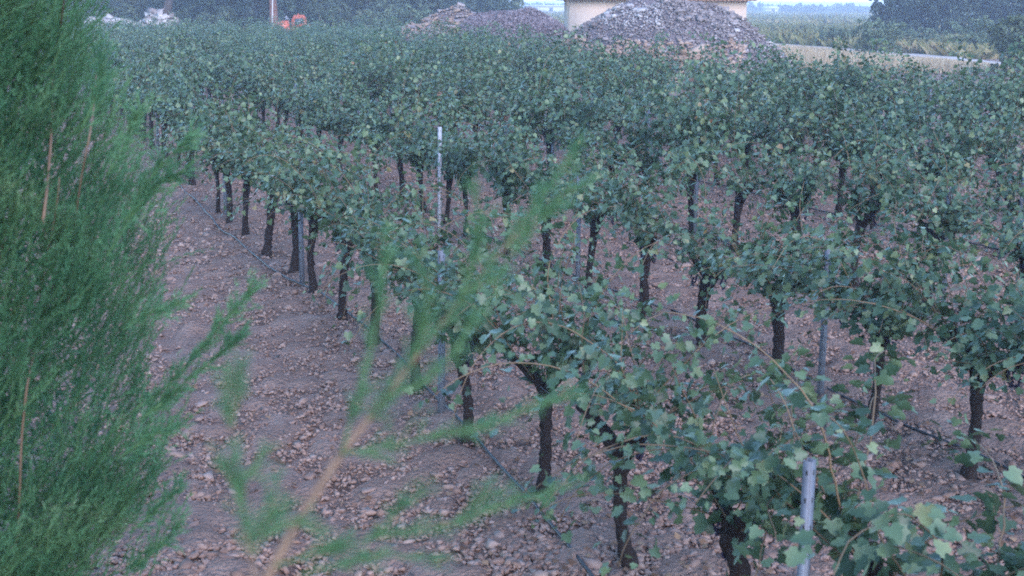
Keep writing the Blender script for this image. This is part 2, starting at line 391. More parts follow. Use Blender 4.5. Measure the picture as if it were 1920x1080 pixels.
# ================================================================== VINES
def leaf_shape(kind):
    """outline of a lobed vine leaf in the xy plane, tip towards +y, stalk at the origin"""
    if kind == 2:
        V = np.array([(0, -.05, 0), (.5, .35, .1), (0, 1.0, -.08), (-.5, .35, .1)]); return V, np.array([(0, 1, 2), (0, 2, 3)])
    if kind == 1:
        o = [(.16, -.1), (.55, .12), (.42, .68), (0, 1.02), (-.42, .68), (-.55, .12), (-.16, -.1)]
    else:
        o = [(.05, .02), (.24, -.16), (.50, .02), (.44, .20), (.60, .46), (.34, .56), (.26, .84), (0, 1.05), (-.26, .84), (-.34, .56), (-.60, .46), (-.44, .20), (-.50, .02), (-.24, -.16), (-.05, .02)]
    o = np.array(o); n = len(o)
    V = np.zeros((n + 1, 3)); V[1:, :2] = o; V[0] = (0, .38, -.06)
    V[1:, 2] = .16 * np.abs(o[:, 0]) * 1.2 - .14 * o[:, 1] ** 2
    F = np.array([(0, k, k + 1) for k in range(1, n)] + [(0, n, 1)])
    return V, F
LEAF = [leaf_shape(k) for k in range(3)]

def grow_vine(seed, canes=15, sprawl=1.0, dens=1.0):
    g = np.random.default_rng(seed)
    ht = .55 + .10 * g.random(); lean = g.normal(size=2) * .035
    zt = np.linspace(-.06, ht, 8); u = np.clip(zt / ht, 0, 1)
    bend = g.normal(size=2) * .018
    P = np.stack([lean[0] * u + bend[0] * np.sin(u * 3.1), lean[1] * u + bend[1] * np.sin(u * 3.1), zt], -1)
    rad = np.interp(u, [0, .15, .6, .85, 1], [.074, .048, .043, .054, .064]) * (.68 + .28 * g.random())
    head = P[-1]; arms = []
    for s in (-1, 1):
        L = .22 + .12 * g.random(); a = np.linspace(0, 1, 6)
        A = np.stack([head[0] + g.normal() * .05 * a, head[1] + s * L * a, head[2] - .03 + .26 * a ** .7 * (.6 + .6 * g.random())], -1)
        arms.append((A, np.linspace(.042, .020, 6) * (.85 + .3 * g.random())))
    lines = []
    for c in range(canes):
        A = arms[c % 2][0]; f = g.random(); st = A[0] + (A[-1] - A[0]) * f
        d = unit(np.array((g.normal() * .52 * sprawl, g.normal() * .5 + (.25 if c % 2 else -.25), .72 + .3 * g.random())))
        L = int(9 + g.random() * 14); p = st.copy(); pts = [p.copy()]; droop = .030 + .058 * g.random(); floor = .36 if g.random() < .09 else .62 + .16 * g.random()
        for k in range(L):
            d = unit(d + np.array((g.normal() * .10, g.normal() * .10, -droop * (.4 + k * .16))))
            p = p + d * .068
            if p[2] < floor: break
            pts.append(p.copy())
        if len(pts) > 3: lines.append(np.array(pts))
    pos, nor, tip, siz = [], [], [], []
    for ln in lines:
        Tn = unit(np.gradient(ln, axis=0))
        for k in range(1, len(ln)):
            for _ in range(int(1.8 + 4.0 * dens * g.random())):
                o = unit(g.normal(size=3) * (1, 1, .5) + (0, 0, .15)); o = unit(o - .6 * Tn[k] * (o @ Tn[k]))
                p = ln[k] + o * (.02 + .085 * g.random())
                out = unit(p * (1, .35, 0) + 1e-3)
                nn = unit(.75 * np.array((0, 0, 1.0)) + .55 * out + .55 * g.normal(size=3))
                tp = unit(o * (1, 1, .3) + np.array((0, 0, -.55)) + .3 * g.normal(size=3)); tp = unit(tp - nn * (tp @ nn))
                end = k / len(ln)
                pos.append(p); nor.append(nn); tip.append(tp); siz.append((.034 + .046 * g.random() ** 1.4) * (1.12 - .45 * end))
    pos, nor, tip, siz = map(np.array, (pos, nor, tip, siz))
    return dict(trunk=(P, rad), arms=arms, canes=lines, pos=pos, nor=nor, tip=tip, siz=siz, g=g)
def leaves_geo(G, v, sel, lod, scale=1.0, mat=0):
    bv, bf = LEAF[lod]; n = len(sel)
    if n == 0: return
    x = np.cross(v['tip'][sel], v['nor'][sel])
    B = np.stack([x, v['tip'][sel], v['nor'][sel]], -1) * (v['siz'][sel] * scale)[:, None, None]
    V = np.einsum('nij,mj->nmi', B, bv) + v['pos'][sel][:, None, :]
    F = bf[None] + (np.arange(n) * len(bv))[:, None, None]
    G.add(V.reshape(-1, 3), F.reshape(-1, 3), np.repeat(v['g'].random(n), len(bv)), mat)
LEAF_ME = []
for s in range(5):
    V = LEAF[0][0].copy(); V[:, 2] += .10 * (rng.random() - .5) * V[:, 1] + .07 * rng.normal(size=len(V)); V[:, 0] *= .9 + .25 * rng.random()
    LEAF_ME.append(mesh_np('leaf', V, LEAF[0][1], MAT['leaf']))
def trunk_mesh(v, seed, near):
    P, r = v['trunk']; k = 26 if near else 8
    if near:
        u = np.linspace(0, len(P) - 1, k); P = np.stack([np.interp(u, np.arange(len(P)), P[:, c]) for c in range(3)], -1); r = np.interp(u, np.arange(len(r)), r)
    V, F = tube(P, r, 12 if near else 7, .22 if near else .16, seed)
    return mesh_np('trunk', V, F, MAT['bark'], smooth=False)
def arm_mesh(a, seed):
    V, F = tube(a[0], a[1], 7, .15, seed); return mesh_np('arm', V, F, MAT['bark'])
def grape_bunch_mesh(seed):
    g = np.random.default_rng(seed); G = Geo()
    for k in range(26):
        t = g.random(); r = .032 * (1 - t * .75); a = g.random() * 6.28
        G.add(ICO_V * .0095 + (r * math.cos(a), r * math.sin(a), -.13 * t), ICO_F, g.random())
    return G.mesh('grape_bunch', MAT['grape'], True)
BUNCH = [grape_bunch_mesh(s) for s in range(3)]

# where the vines stand: (row, place along it)
def along(P): return float((P[:2] - ROW1) @ ROWD)
row_pts = {
 1: [(1690, 1490), (1392, 1275), (1180, 1090), (1020, 945), (875, 842), (782, 737), (700, 660), (642, 614), (590, 562), (552, 527), (500, 490), (460, 447), (430, 421), (408, 402), (362, 354)],
 2: [(2290, 1130), (2040, 1012), (1815, 905), (1625, 815), (1455, 728), (1320, 662), (1212, 602)],
}
far_px = [-400, 200, 700, 760, 850, 950, 1080, 1180, 1290, 1420, 1500, 1700, 1920, 2400]
far_Y = [90, 89, 83, 78, 60, 54, 44, 36, 31, 34, 36, 32, 28, 25]
spots = []                     # (row, x, y)
for r in range(1, 34):
    base = ROW1 + (r - 1) * SPACING * ROWN
    ss = []
    if r in row_pts:
        P = [on_plane(*p) for p in row_pts[r]]; spots += [(r, p[0], p[1]) for p in P]
        s = along(P[-1]) + 1.12
    else:
        s = -14 - (r * .37) % 1.1
    while s < 110:
        p = base + ROWD * (s + rng.normal() * .08) + ROWN * rng.normal() * .05
        if rng.random() > .015 or r <= 2: ss.append((r, p[0], p[1]))
        s += 1.13
    spots += ss
arr = np.array([(x, y, .85) for _, x, y in spots])
px, py, zc = project(arr)
lim = np.interp(px, far_px, far_Y)
ok = (zc > 3) & (arr[:, 1] < lim) & (px > -120 - 900 / zc) & (px < 2010 + 2200 / zc) & (py < 1250)
ok &= ~((px < 60) & (zc < 25))
spots = [spots[k] for k in np.nonzero(ok)[0]]; zc = zc[ok]
order = np.argsort(zc); spots = [spots[k] for k in order]; zc = zc[order]
print('vines', len(spots), 'leaves', len(grow_vine(900, 18)['pos']))

ONES = ['', 'first', 'second', 'third', 'fourth', 'fifth', 'sixth', 'seventh', 'eighth', 'ninth', 'tenth', 'eleventh', 'twelfth', 'thirteenth', 'fourteenth', 'fifteenth', 'sixteenth', 'seventeenth', 'eighteenth', 'nineteenth']
TENS = {2: ('twentieth', 'twenty'), 3: ('thirtieth', 'thirty'), 4: ('fortieth', 'forty'), 5: ('fiftieth', 'fifty'), 6: ('sixtieth', 'sixty'), 7: ('seventieth', 'seventy'), 8: ('eightieth', 'eighty'), 9: ('ninetieth', 'ninety')}
def ordinal(n):
    if n < 20: return ONES[n]
    t, o = divmod(n, 10); return TENS[t][0] if o == 0 else TENS[t][1] + '-' + ONES[o]
def row_words(r):
    return 'the row by the bare track' if r == 1 else f'the {ordinal(r)} row from the bare track'
count_in_row = {}
NEAR, SINGLE = 26, 296
VAR = []                       # shared variants for the vines further off
for s in range(12):
    v = grow_vine(900 + s, 21 + s, .95 + .03 * (s % 4), .75 + .035 * s)
    G = Geo(); leaves_geo(G, v, np.arange(len(v['pos'])), 1, 1.1, 0)
    for ln in v['canes']: G.add(*tube(ln[::3], np.linspace(.005, .002, len(ln[::3])), 3, cap=False), .5, 1)
    VAR.append(dict(fol=G.mesh('foliage', [MAT['leaf'], MAT['cane']]), trunk=trunk_mesh(v, s, False), arms=[arm_mesh(a, s) for a in v['arms']]))
VGROUP = 'grape vines planted in rows'
for k, (r, x, y) in enumerate(spots[:SINGLE]):
    c = count_in_row[r] = count_in_row.get(r, 0) + 1
    z = ghf(x, y); rz = TH + rng.normal() * .12 + (math.pi if rng.random() < .5 else 0)
    lab = f'leafy grape vine, {ordinal(c)} from the near end of {row_words(r)}'
    t = thing('grape_vine', lab, 'vine', (x, y, z), rz, VGROUP)
    if k < NEAR:
        sparse = r == 1 and c <= 2
        if r == 1 and c == 1: t.scale = (1.25, 1.1, 1.0)
        v = grow_vine(100 + k, (24, 22)[c - 1] if sparse else int(19 + 9 * rng.random()), 1.05, (.9, 1.0)[c - 1] if sparse else .95 + .4 * rng.random())
        link('trunk', trunk_mesh(v, k, True), t)
        for a in v['arms']: link('arm', arm_mesh(a, k), t)
        for ln in v['canes']:
            V, F = tube(ln, np.linspace(.0042, .0018, len(ln)), 5); link('cane', mesh_np('cane', V, F, MAT['cane']), t)
        n = len(v['pos']); idx = rng.permutation(n); own = idx[:190]; rest = idx[190:]
        for q_ in own:
            B = np.stack([np.cross(v['tip'][q_], v['nor'][q_]), v['tip'][q_], v['nor'][q_]], -1)
            o = bpy.data.objects.new('leaf', LEAF_ME[int(rng.integers(5))]); COL.objects.link(o); o.parent = t
            o.matrix_local = Matrix.Translation(v['pos'][q_]) @ Matrix(B).to_4x4() @ Matrix.Scale(v['siz'][q_] * .9, 4)
        G = Geo(); leaves_geo(G, v, rest, 0, .9)
        if G.V: link('foliage', G.mesh('foliage', MAT['leaf']), t, kind='stuff')
        for b in range(int(rng.integers(1, 4))):
            a = v['canes'][int(rng.integers(len(v['canes'])))][1]
            link('grape_bunch', BUNCH[b % 3], t, loc=a + (rng.normal() * .04, rng.normal() * .04, -.04))
    else:
        d = VAR[int(rng.integers(12))]; sc = .86 + .3 * rng.random()
        t.scale = (sc * (1 + .1 * rng.normal()), sc, sc * (.95 + .15 * rng.random()))
        link('trunk', d['trunk'], t)
        for a in d['arms']: link('arm', a, t)
        link('foliage', d['fol'], t, kind='stuff')
# the vines too far off to tell apart: one mass
G = Geo(); FARV = []
for s in range(8):
    v = grow_vine(700 + s, 21 + s, 1.0, .95); idx = np.nonzero(np.arange(len(v['pos'])) % 4 != 3)[0]
    g1 = Geo(); leaves_geo(g1, v, idx, 2, 1.4)
    g1.add(*tube(v['trunk'][0][::2], v['trunk'][1][::2], 4, cap=False), 0, 1)
    FARV.append((np.concatenate(g1.V), np.concatenate(g1.F), np.concatenate(g1.A), np.concatenate(g1.M)))
for k, (r, x, y) in enumerate(spots[SINGLE:]):
    V, F, A, M_ = FARV[int(rng.integers(8))]; a = rng.random() * 6.283; sc = .9 + .25 * rng.random()
    c_, s_ = math.cos(a) * sc, math.sin(a) * sc
    W_ = np.stack([V[:, 0] * c_ - V[:, 1] * s_ + x, V[:, 0] * s_ + V[:, 1] * c_ + y, V[:, 2] * sc * (.95 + .2 * rng.random()) + ghf(x, y)], -1)
    G.V.append(W_); G.F.append(F + G.n); G.n += len(W_); G.A.append((A + rng.random() * .3) % 1); G.M.append(M_)
link('far_vines', G.mesh('far_vines', [MAT['leaf'], MAT['bark']]), kind='stuff', label='mass of distant vine rows in front of the trees', category='vines')

# trellis posts, wires and drip hoses
def post_mesh(h):
    G = Geo(); w, d, t = .019, .016, .0025
    for b in ((-w, w, -d, -d + t), (-w, -w + t, -d + t, d), (w - t, w, -d + t, d), (-w + t, -w + .009, d - t, d), (w - .009, w - t, d - t, d)):
        G.add(*box(b[0], b[1], b[2], b[3], -.12, h), 0, 0)
    for z in np.arange(.25, h - .03, .1):
        for s in (-1, 1): G.add(*box(s * (w + .0005) - .001, s * (w + .0005) + .001, -.003, .003, z, z + .018), 0, 1)
        G.add(*box(-.0025, .0025, -d - .0015, -d + .0005, z, z + .018), 0, 1)
    return G.mesh('post', [MAT['steel'], MAT['hole']])
PMESH = post_mesh(1.2)
known = {1: [(828, 792), (567, 547), (424, 408), (363, 344)], 2: [(1537, 752), (1083, 541)]}
posts = []
top = on_plane(1518, 862, 1.27); posts.append((1, top[0], top[1], -2))
for r, P in known.items():
    for p in P: w = on_plane(*p); posts.append((r, w[0], w[1], 0))
top = on_plane(823, 238, 1.38); posts.append((2, top[0], top[1], -1))
for r in range(1, 15):
    base = ROW1 + (r - 1) * SPACING * ROWN
    s0 = {1: along(on_plane(363, 344)) + 4.5, 2: along(on_plane(827, 424)) + 4.4}.get(r, -10 + (r * 1.7) % 4.5)
    for s in np.arange(s0, 60, 4.5):
        p = base + ROWD * (s + .1 * rng.normal()); q_ = project(np.array((p[0], p[1], 1.1)))
        if 20 < q_[0] < 1930 and 0 < q_[1] < 1080 and q_[2] < 40 and p[1] < np.interp(q_[0], far_px, far_Y): posts.append((r, p[0], p[1], .04))
posts.sort(key=lambda p: p[2]); cr = {}
for r, x, y, j in posts:
    c = cr[r] = cr.get(r, 0) + 1
    t = thing('trellis_post', f'metal post, {ordinal(c)} from the near end of {row_words(r)}', 'post', (x, y, ghf(x, y)), TH + .5 + .1 * rng.normal(), 'metal trellis posts')
    w_ = .004 if j <= 0 else .02; t.rotation_euler[0] = rng.normal() * w_; t.rotation_euler[1] = rng.normal() * w_
    sc = {0: (1.2 - t.location[2]) / 1.2, -1: (1.38 - t.location[2]) / 1.2, -2: (1.27 - t.location[2]) / 1.2}.get(j, .98 + .12 * rng.random())
    pm = PMESH
    if j == -1: pm = PMESH.copy(); pm.materials[0] = MAT['white']        # one post is paler than the rest
    link('profile', pm, t, scale=(1, 1, sc))
    V, F = tube([(math.cos(a) * .028, math.sin(a) * .025, .92 + .004 * math.sin(3 * a)) for a in np.linspace(0, 6.28, 14)], .0025, 4); link('wire_tie', mesh_np('wire_tie', V, F, MAT['hose']), t)

def laid(pts, n=160, z=.02, wob=.02):
    P = np.array(pts); s = np.concatenate([[0], np.cumsum(np.linalg.norm(np.diff(P, axis=0), axis=1))]); u = np.linspace(0, s[-1], n)
    x = np.interp(u, s, P[:, 0]) + wob * (vnoise(u * .9, u * 0, 61) - .5) * 2; y = np.interp(u, s, P[:, 1]) + wob * (vnoise(u * .8, u * 0, 62) - .5) * 2
    return np.stack([x, y, gh(x, y) + z + .012 * vnoise(u * 1.5, u * 0, 63)], -1)
hose_px = {1: [(1230, 1270), (1080, 1080), (985, 948), (890, 842), (800, 742), (690, 632), (600, 566), (540, 540), (500, 514), (440, 455), (385, 405), (330, 345), (250, 265)],
           2: [(2100, 990), (1920, 912), (1830, 868), (1700, 815), (1490, 715), (1400, 662), (1340, 636), (1160, 560), (1060, 512), (900, 440)]}
for r in range(1, 5):
    if r in hose_px: pts = [on_plane(*p)[:2] for p in hose_px[r]]
    else: b = ROW1 + (r - 1) * SPACING * ROWN + .1 * ROWN; pts = [b + ROWD * s for s in np.arange(-6, 26, 1.3)]
    V, F = tube(laid(pts), .0095, 6)
    thing('drip_hose', ['', 'black drip hose on the ground along the row beside the bare track', 'black drip hose on the ground under the second row from the track', 'black drip hose under the third vine row from the track', 'black drip hose under the fourth vine row from the track'][r], 'hose', group='drip hoses', me=mesh_np('drip_hose', V, F, MAT['hose'], smooth=True))
for r in range(1, 4):
    b = ROW1 + (r - 1) * SPACING * ROWN; s = np.linspace(-8, 24, 60); P = b[None] + ROWD[None] * s[:, None]
    V, F = tube(np.stack([P[:, 0], P[:, 1], .66 + .02 * np.sin(s * 1.4)], -1), .0018, 4)
    thing('trellis_wire', f'thin grey wire strung between the posts of {row_words(r)}', 'wire', group='trellis wires', me=mesh_np('trellis_wire', V, F, MAT['steel']))

# ================================================================== STONE HEAPS, HOUSE
def heap(name, label, cx, cy, rx, ry, h, power, specs, mats, n_single, n_rest, seed, core_mat, lump=.12):
    """a mound of loose stones: a lumpy core, the largest stones one by one, the small ones joined"""
    g = np.random.default_rng(seed)
    t = thing(name, label, 'stone heap', (cx, cy, ghf(cx, cy)))
    def hz(x, y):
        d = np.sqrt((x / rx) ** 2 + (y / ry) ** 2)
        return h * np.clip(1 - d ** 1.5, 0, 1) ** power * (1 + lump * (vnoise(x * 1.1 + seed, y * 1.1, seed) - .5) * 2) - .1 * (d > .98)
    n = 40; a = np.linspace(-1.05, 1.05, n); GX, GY = np.meshgrid(a * rx, a * ry)
    V = np.stack([GX, GY, hz(GX, GY) - .06], -1).reshape(-1, 3)
    i = np.arange(n - 1)[:, None] * n; j = np.arange(n - 1)[None]
    link('mound', mesh_np('mound', V, np.stack([i + j, i + j + 1, i + n + j + 1, i + n + j], -1).reshape(-1, 4), core_mat, smooth=True), t)
    slab = []
    for s in range(6):
        b = CUB_V * (1 + .28 * (g.random((8, 3)) - .5) * 2); slab.append(b)
    meshes = {m: [mesh_np('stone', b, CUB_F, MAT[m]) for b in slab] for m in mats}
    def place(k):
        u = np.sqrt(g.random(k)); an = g.random(k) * 6.283
        an = np.where(g.random(k) < .75, -math.pi / 2 + (g.random(k) - .5) * 3.6, an)      # most on the side one sees
        return rx * u * np.cos(an), ry * u * np.sin(an), u
    x, y, u = place(n_single)
    for k in range(n_single):
        m, sz, fl = specs(x[k], y[k], u[k], g)
        link('stone', meshes[m][k % 6], t, loc=(x[k], y[k], float(hz(x[k], y[k])) + sz * fl * .3), rot=(g.normal() * .26, g.normal() * .26, g.normal() * .9), scale=(sz, sz * (.5 + .4 * g.random()), sz * fl))
    x, y, u = place(n_rest); G = Geo()
    sp = [specs(x[k], y[k], u[k], g) for k in range(n_rest)]
    for mi, m in enumerate(mats):
        s = np.array([q[0] == m for q in sp])
        if not s.any(): continue
        pos = np.stack([x[s], y[s], hz(x[s], y[s])], -1); size = np.array([q[1] for q in sp])[s] * .5
        V, F = scatter_solids(OCT_V, OCT_F, pos, size, np.array([q[2] for q in sp])[s] + .15, .4, .35)
        G.add(V, F, np.repeat(g.random(s.sum()), 6), mi)
    link('small_stone', G.mesh('small_stone', [MAT[m] for m in mats]), t, kind='stuff')
    return t
def spec_big(x, y, u, g):
    if u > .74 and g.random() < .5 and x < 2.6: return 'heap_ochre', .16 + .16 * g.random(), .28 + .15 * g.random()
    if -2.6 < x < -.4 and .12 < u < .62 and g.random() < .42: return 'heap_pale', .06 + .09 * g.random(), .35 + .2 * g.random()
    if x > 2 and g.random() < .06: return 'heap_pale', .09 + .10 * g.random(), .3
    return 'heap_grey', .07 + .10 * g.random() ** 2, .35 + .25 * g.random()
HY = 52.0
heap('stone_heap', 'broad grey stone heap with whitish patch in front of the cream house', at_dist(1243, HY), HY, 5.3, 5.2, 3.3, .75, spec_big, ['heap_grey', 'heap_ochre', 'heap_pale'], 280, 9000, 3, MAT['mound'])
def spec_slab(x, y, u, g):
    if u < .45: return ('heap_ochre' if g.random() < .5 else 'heap_grey'), .06 + .10 * g.random(), .38
    if g.random() < .6: return 'heap_ochre', .10 + .15 * g.random(), .22 + .14 * g.random()
    return 'heap_grey', .08 + .12 * g.random(), .35
HY2 = 60.0
heap('slab_heap', 'low heap of ochre flat slabs left of the dark mound', at_dist(862, HY2), HY2, 3.0, 2.6, 2.55, .28, spec_slab, ['heap_ochre', 'heap_grey'], 170, 1500, 5, MAT['mound'])
def spec_dark(x, y, u, g):
    return 'brush', .06 + .09 * g.random(), .5 + .4 * g.random()
heap('dark_mound', 'rounded dark grey mound between the ochre slabs and big stone heap', at_dist(956, HY2 - 1), HY2 - 1, 3.1, 3.0, 2.68, .36, spec_dark, ['brush'], 40, 5200, 8, MAT['mound'], .08)
# pale rocks at the foot of the trees
for (pxa, w, hgt, lab, sd) in ((200, 2.6, 1.75, 'long low bank of pale rocks under the trees', 21), (290, 1.8, 2.1, 'whitish rock pile around the dark leaning tree trunk', 22)):
    heap('rock_pile', lab, at_dist(pxa, 96), 97.5 if sd == 22 else 96, w, 1.6, hgt, .5, lambda x, y, u, g: ('heap_pale' if g.random() < .75 else 'heap_grey', .18 + .22 * g.random(), .5), ['heap_pale', 'heap_grey'], 60, 300, sd, MAT['mound'])

def house():
    Yw = 66.0; x0, x1 = at_dist(1064, Yw), at_dist(1393, Yw); w = x1 - x0; dep = 7.0; eave = 3.0
    t = thing('house', 'cream plastered house with tiled roof behind the big stone heap', 'house', ((x0 + x1) / 2, Yw + dep / 2, 0))
    hw, hd = w / 2, dep / 2; th = .3
    # walls with openings on the front
    V, F = box(-hw, hw, hd - th, hd, -.1, eave); link('wall', mesh_np('wall', V, F, MAT['plaster']), t)
    for s in (-1, 1):
        V, F = box(min(s * hw, s * (hw - th)), max(s * hw, s * (hw - th)), -hd + th, hd - th, -.1, eave); link('wall', mesh_np('wall', V, F, MAT['plaster']), t)
    ops = [(-2.1, -1.3, 1.0, 2.0, 'window'), (-.55, .45, 0, 2.1, 'door'), (1.0, 1.8, 1.0, 2.0, 'window')]
    G = Geo(); xs = -hw
    for a, b, z0, z1, kd in ops:
        G.add(*box(xs, a, -hd, -hd + th, -.1, eave)); xs = b
        G.add(*box(a, b, -hd, -hd + th, z1, eave))
        if z0 > 0: G.add(*box(a, b, -hd, -hd + th, -.1, z0))
    G.add(*box(xs, hw, -hd, -hd + th, -.1, eave)); link('front_wall', G.mesh('front_wall', MAT['plaster']), t)
    for a, b, z0, z1, kd in ops:
        if kd == 'window':
            G = Geo()
            for q in ((a, b, z0, z0 + .06), (a, b, z1 - .06, z1), (a, a + .06, z0 + .06, z1 - .06), (b - .06, b, z0 + .06, z1 - .06), ((a + b) / 2 - .03, (a + b) / 2 + .03, z0 + .06, z1 - .06)):
                G.add(*box(q[0], q[1], -hd + .1, -hd + .16, q[2], q[3]))
            f = link('window', G.mesh('window', MAT['wood']), t)
            for s in (a + .06, (a + b) / 2 + .03):
                V, F = box(s, s + (b - a) / 2 - .09, -hd + .12, -hd + .14, z0 + .06, z1 - .06); link('pane', mesh_np('pane', V, F, MAT['glass']), f)
        else:
            V, F = box(a, b, -hd + .1, -hd + .16, z0, z1); dr = link('door', mesh_np('door', V, F, MAT['wood']), t)
            V, F = box(b - .14, b - .1, -hd + .06, -hd + .097, 1.0, 1.12); link('handle', mesh_np('handle', V, F, MAT['steel']), dr)
    V, F = box(-hw - .04, hw + .04, -hd - .04, hd + .04, eave, eave + .08); link('cornice', mesh_np('cornice', V, F, MAT['plaster']), t)
    # gable-free hipped roof with rows of barrel tiles
    ov = .42; rise = 1.7; A = hw + ov; B = hd + ov; rdg = A - B
    zb = eave + .083
    V = np.array([(-A, -B, zb), (A, -B, zb), (A, B, zb), (-A, B, zb), (-rdg, 0, zb + rise), (rdg, 0, zb + rise), (-A, -B, zb + .07), (A, -B, zb + .07), (A, B, zb + .07), (-A, B, zb + .07)])
    F = [(6, 7, 5), (6, 5, 4), (8, 9, 4), (8, 4, 5), (7, 8, 5), (9, 6, 4), (0, 3, 2), (0, 2, 1), (0, 1, 7), (0, 7, 6), (1, 2, 8), (1, 8, 7), (2, 3, 9), (2, 9, 8), (3, 0, 6), (3, 6, 9)]
    rf = link('roof', mesh_np('roof', V, F, MAT['tile']), t)
    G = Geo()
    for side in range(4):
        length, dpt = (A, B) if side % 2 == 0 else (B, A)
        for x in np.arange(-length + .1, length, .2):
            run = min(1.0, (length - abs(x)) / B)
            p0 = np.array((x, -(B if side % 2 == 0 else A) - .05, zb + .085)); p1 = np.array((x, p0[1] + (B + .05) * run, zb + .085 + rise * run))
            n = max(2, int(run * 10) + 1); P = p0[None] + (p1 - p0)[None] * np.linspace(0, 1, n)[:, None]
            rr = np.where(np.arange(n) % 2 == 0, .075, .085)
            c, s = math.cos(side * math.pi / 2), math.sin(side * math.pi / 2)
            P = np.stack([P[:, 0] * c - P[:, 1] * s, P[:, 0] * s + P[:, 1] * c, P[:, 2]], -1)
            G.add(*tube(P, rr, 6), rng.random())
    link('roof_tile_row', G.mesh('roof_tile_row', MAT['tile']), rf, kind='stuff')
    V, F = box(1.8, 2.3, -.2, .4, zb + 1.0, zb + 2.3); link('chimney', mesh_np('chimney', V, F, MAT['plaster']), rf)
house()

# far white buildings on the skyline
def far_building(name, label, px0, px1, Y, h, roof):
    x0, x1 = at_dist(px0, Y), at_dist(px1, Y); w = x1 - x0
    t = thing(name, label, 'building', ((x0 + x1) / 2, Y, 0))
    V, F = box(-w / 2, w / 2, 0, 8, 0, h); wl = link('wall', mesh_np('wall', V, F, MAT['white']), t)
    V = np.array([(-w / 2 - .4, -.5, h + .01), (w / 2 + .4, -.5, h + .01), (w / 2 + .4, 8.5, h + .01), (-w / 2 - .4, 8.5, h + .01), (-w / 2 - .4, 4, h + roof), (w / 2 + .4, 4, h + roof)])
    link('roof', mesh_np('roof', V, np.array([(0, 1, 5), (0, 5, 4), (2, 3, 4), (2, 4, 5), (1, 2, 5), (3, 0, 4), (0, 3, 2), (0, 2, 1)]), MAT['tile' if roof > 1 else 'white']), t)
    for x in np.arange(-w / 2 + 2, w / 2 - 2, 5.0):
        V, F = box(x, x + 1.2, -.06, -.01, 1.0, 2.2); link('window', mesh_np('window', V, F, MAT['glass']), wl)
far_building('long_shed', 'long low whitish shed on the skyline left of the cream house', 985, 1061, 420, 2.6, .4)
far_building('farmhouse', 'small white farmhouse on the skyline right of the cream house', 1434, 1456, 520, 2.2, 1.0)

# ================================================================== TREES AND BUSHES
def crown_geo(g, rx, ry, rz, cz, n_clump, per, leaf, low=-1.0):
    c = unit(g.normal(size=(n_clump, 3))) * (g.random((n_clump, 1)) ** .4)
    c = c[c[:, 2] > low]; n_clump = len(c)
    c = c * (rx, ry, rz) * (1 + .12 * g.normal(size=(n_clump, 1))) + (0, 0, cz)
    r = (.10 + .16 * g.random(n_clump)) * (rx + rz) / 2
    p = np.repeat(c, per, 0) + unit(g.normal(size=(n_clump * per, 3))) * (np.repeat(r, per) * g.random(n_clump * per) ** .5)[:, None] * (1, 1, .75)
    tone = np.clip(np.repeat(g.random(n_clump), per) * .6 + g.random(n_clump * per) * .4, 0, 1)
    n = len(p); nn = unit(g.normal(size=(n, 3)) + (0, 0, .6)); a = unit(np.cross(nn, g.normal(size=(n, 3)))); b = np.cross(nn, a)
    s = (leaf * (.6 + .8 * g.random(n)))[:, None]
    V = np.stack([p - a * s * .5, p + b * s * .32, p + a * s * .6, p - b * s * .32], 1).reshape(-1, 3)
    Q = np.arange(n * 4).reshape(-1, 4)
    return V, tris(Q), np.repeat(tone, 4), c
def tree(name, label, cat, x, y, h, rx, rz, mat, seed, trunk_r=.18, n_clump=60, per=45, leaf=.22, bark='tree_bark', lean=(0, 0), group=None, low=-1.0, base=0.0):
    g = np.random.default_rng(seed)
    t = thing(name, label, cat, (x, y, ghf(x, y) + base), 0, group)
    cz = h - rz
    V, F, A, C = crown_geo(g, rx, rx * .9, rz, cz, n_clump, per, leaf, low)
    V = V + np.array((lean[0], lean[1], 0)); ok = V[F].min(axis=1)[:, 2] > .03
    link('crown', mesh_np('crown', V, F[ok], MAT[mat], {'lv': A}), t)
    zt = np.linspace(-.15, cz + rz * .3, 9); u = np.clip(zt / (cz + rz * .3), 0, 1)
    P = np.stack([lean[0] * u + .06 * trunk_r * 5 * np.sin(u * 4 + seed), lean[1] * u, zt], -1)
    G = Geo(); G.add(*tube(P, trunk_r * np.interp(u, [0, .08, 1], [1.35, 1, .35]), 9, .1, seed))
    tr = link('trunk', G.mesh('trunk', MAT[bark]), t)
    for k in range(min(7, len(C))):
        e = C[int(g.integers(len(C)))] + np.array((lean[0], lean[1], 0)); s0 = P[int(g.integers(4, 8))]
        if e[2] < s0[2] * .6: continue
        m = (s0 + e) / 2 + (0, 0, -.1 * np.linalg.norm(e - s0)); pts = [s0, (s0 * .4 + m * .6), m, e]
        V, F = tube(pts, np.linspace(trunk_r * .4, .02, 4), 6); link('limb', mesh_np('limb', V, F, MAT[bark]), tr)
    return t
TG, BG = 'trees behind the vineyard', 'bushes behind the vineyard'
def T(px, Y, *a, **k): return tree(k.pop('name', 'tree'), a[0], k.pop('cat', 'tree'), at_dist(px, Y), Y, *a[1:], **k)
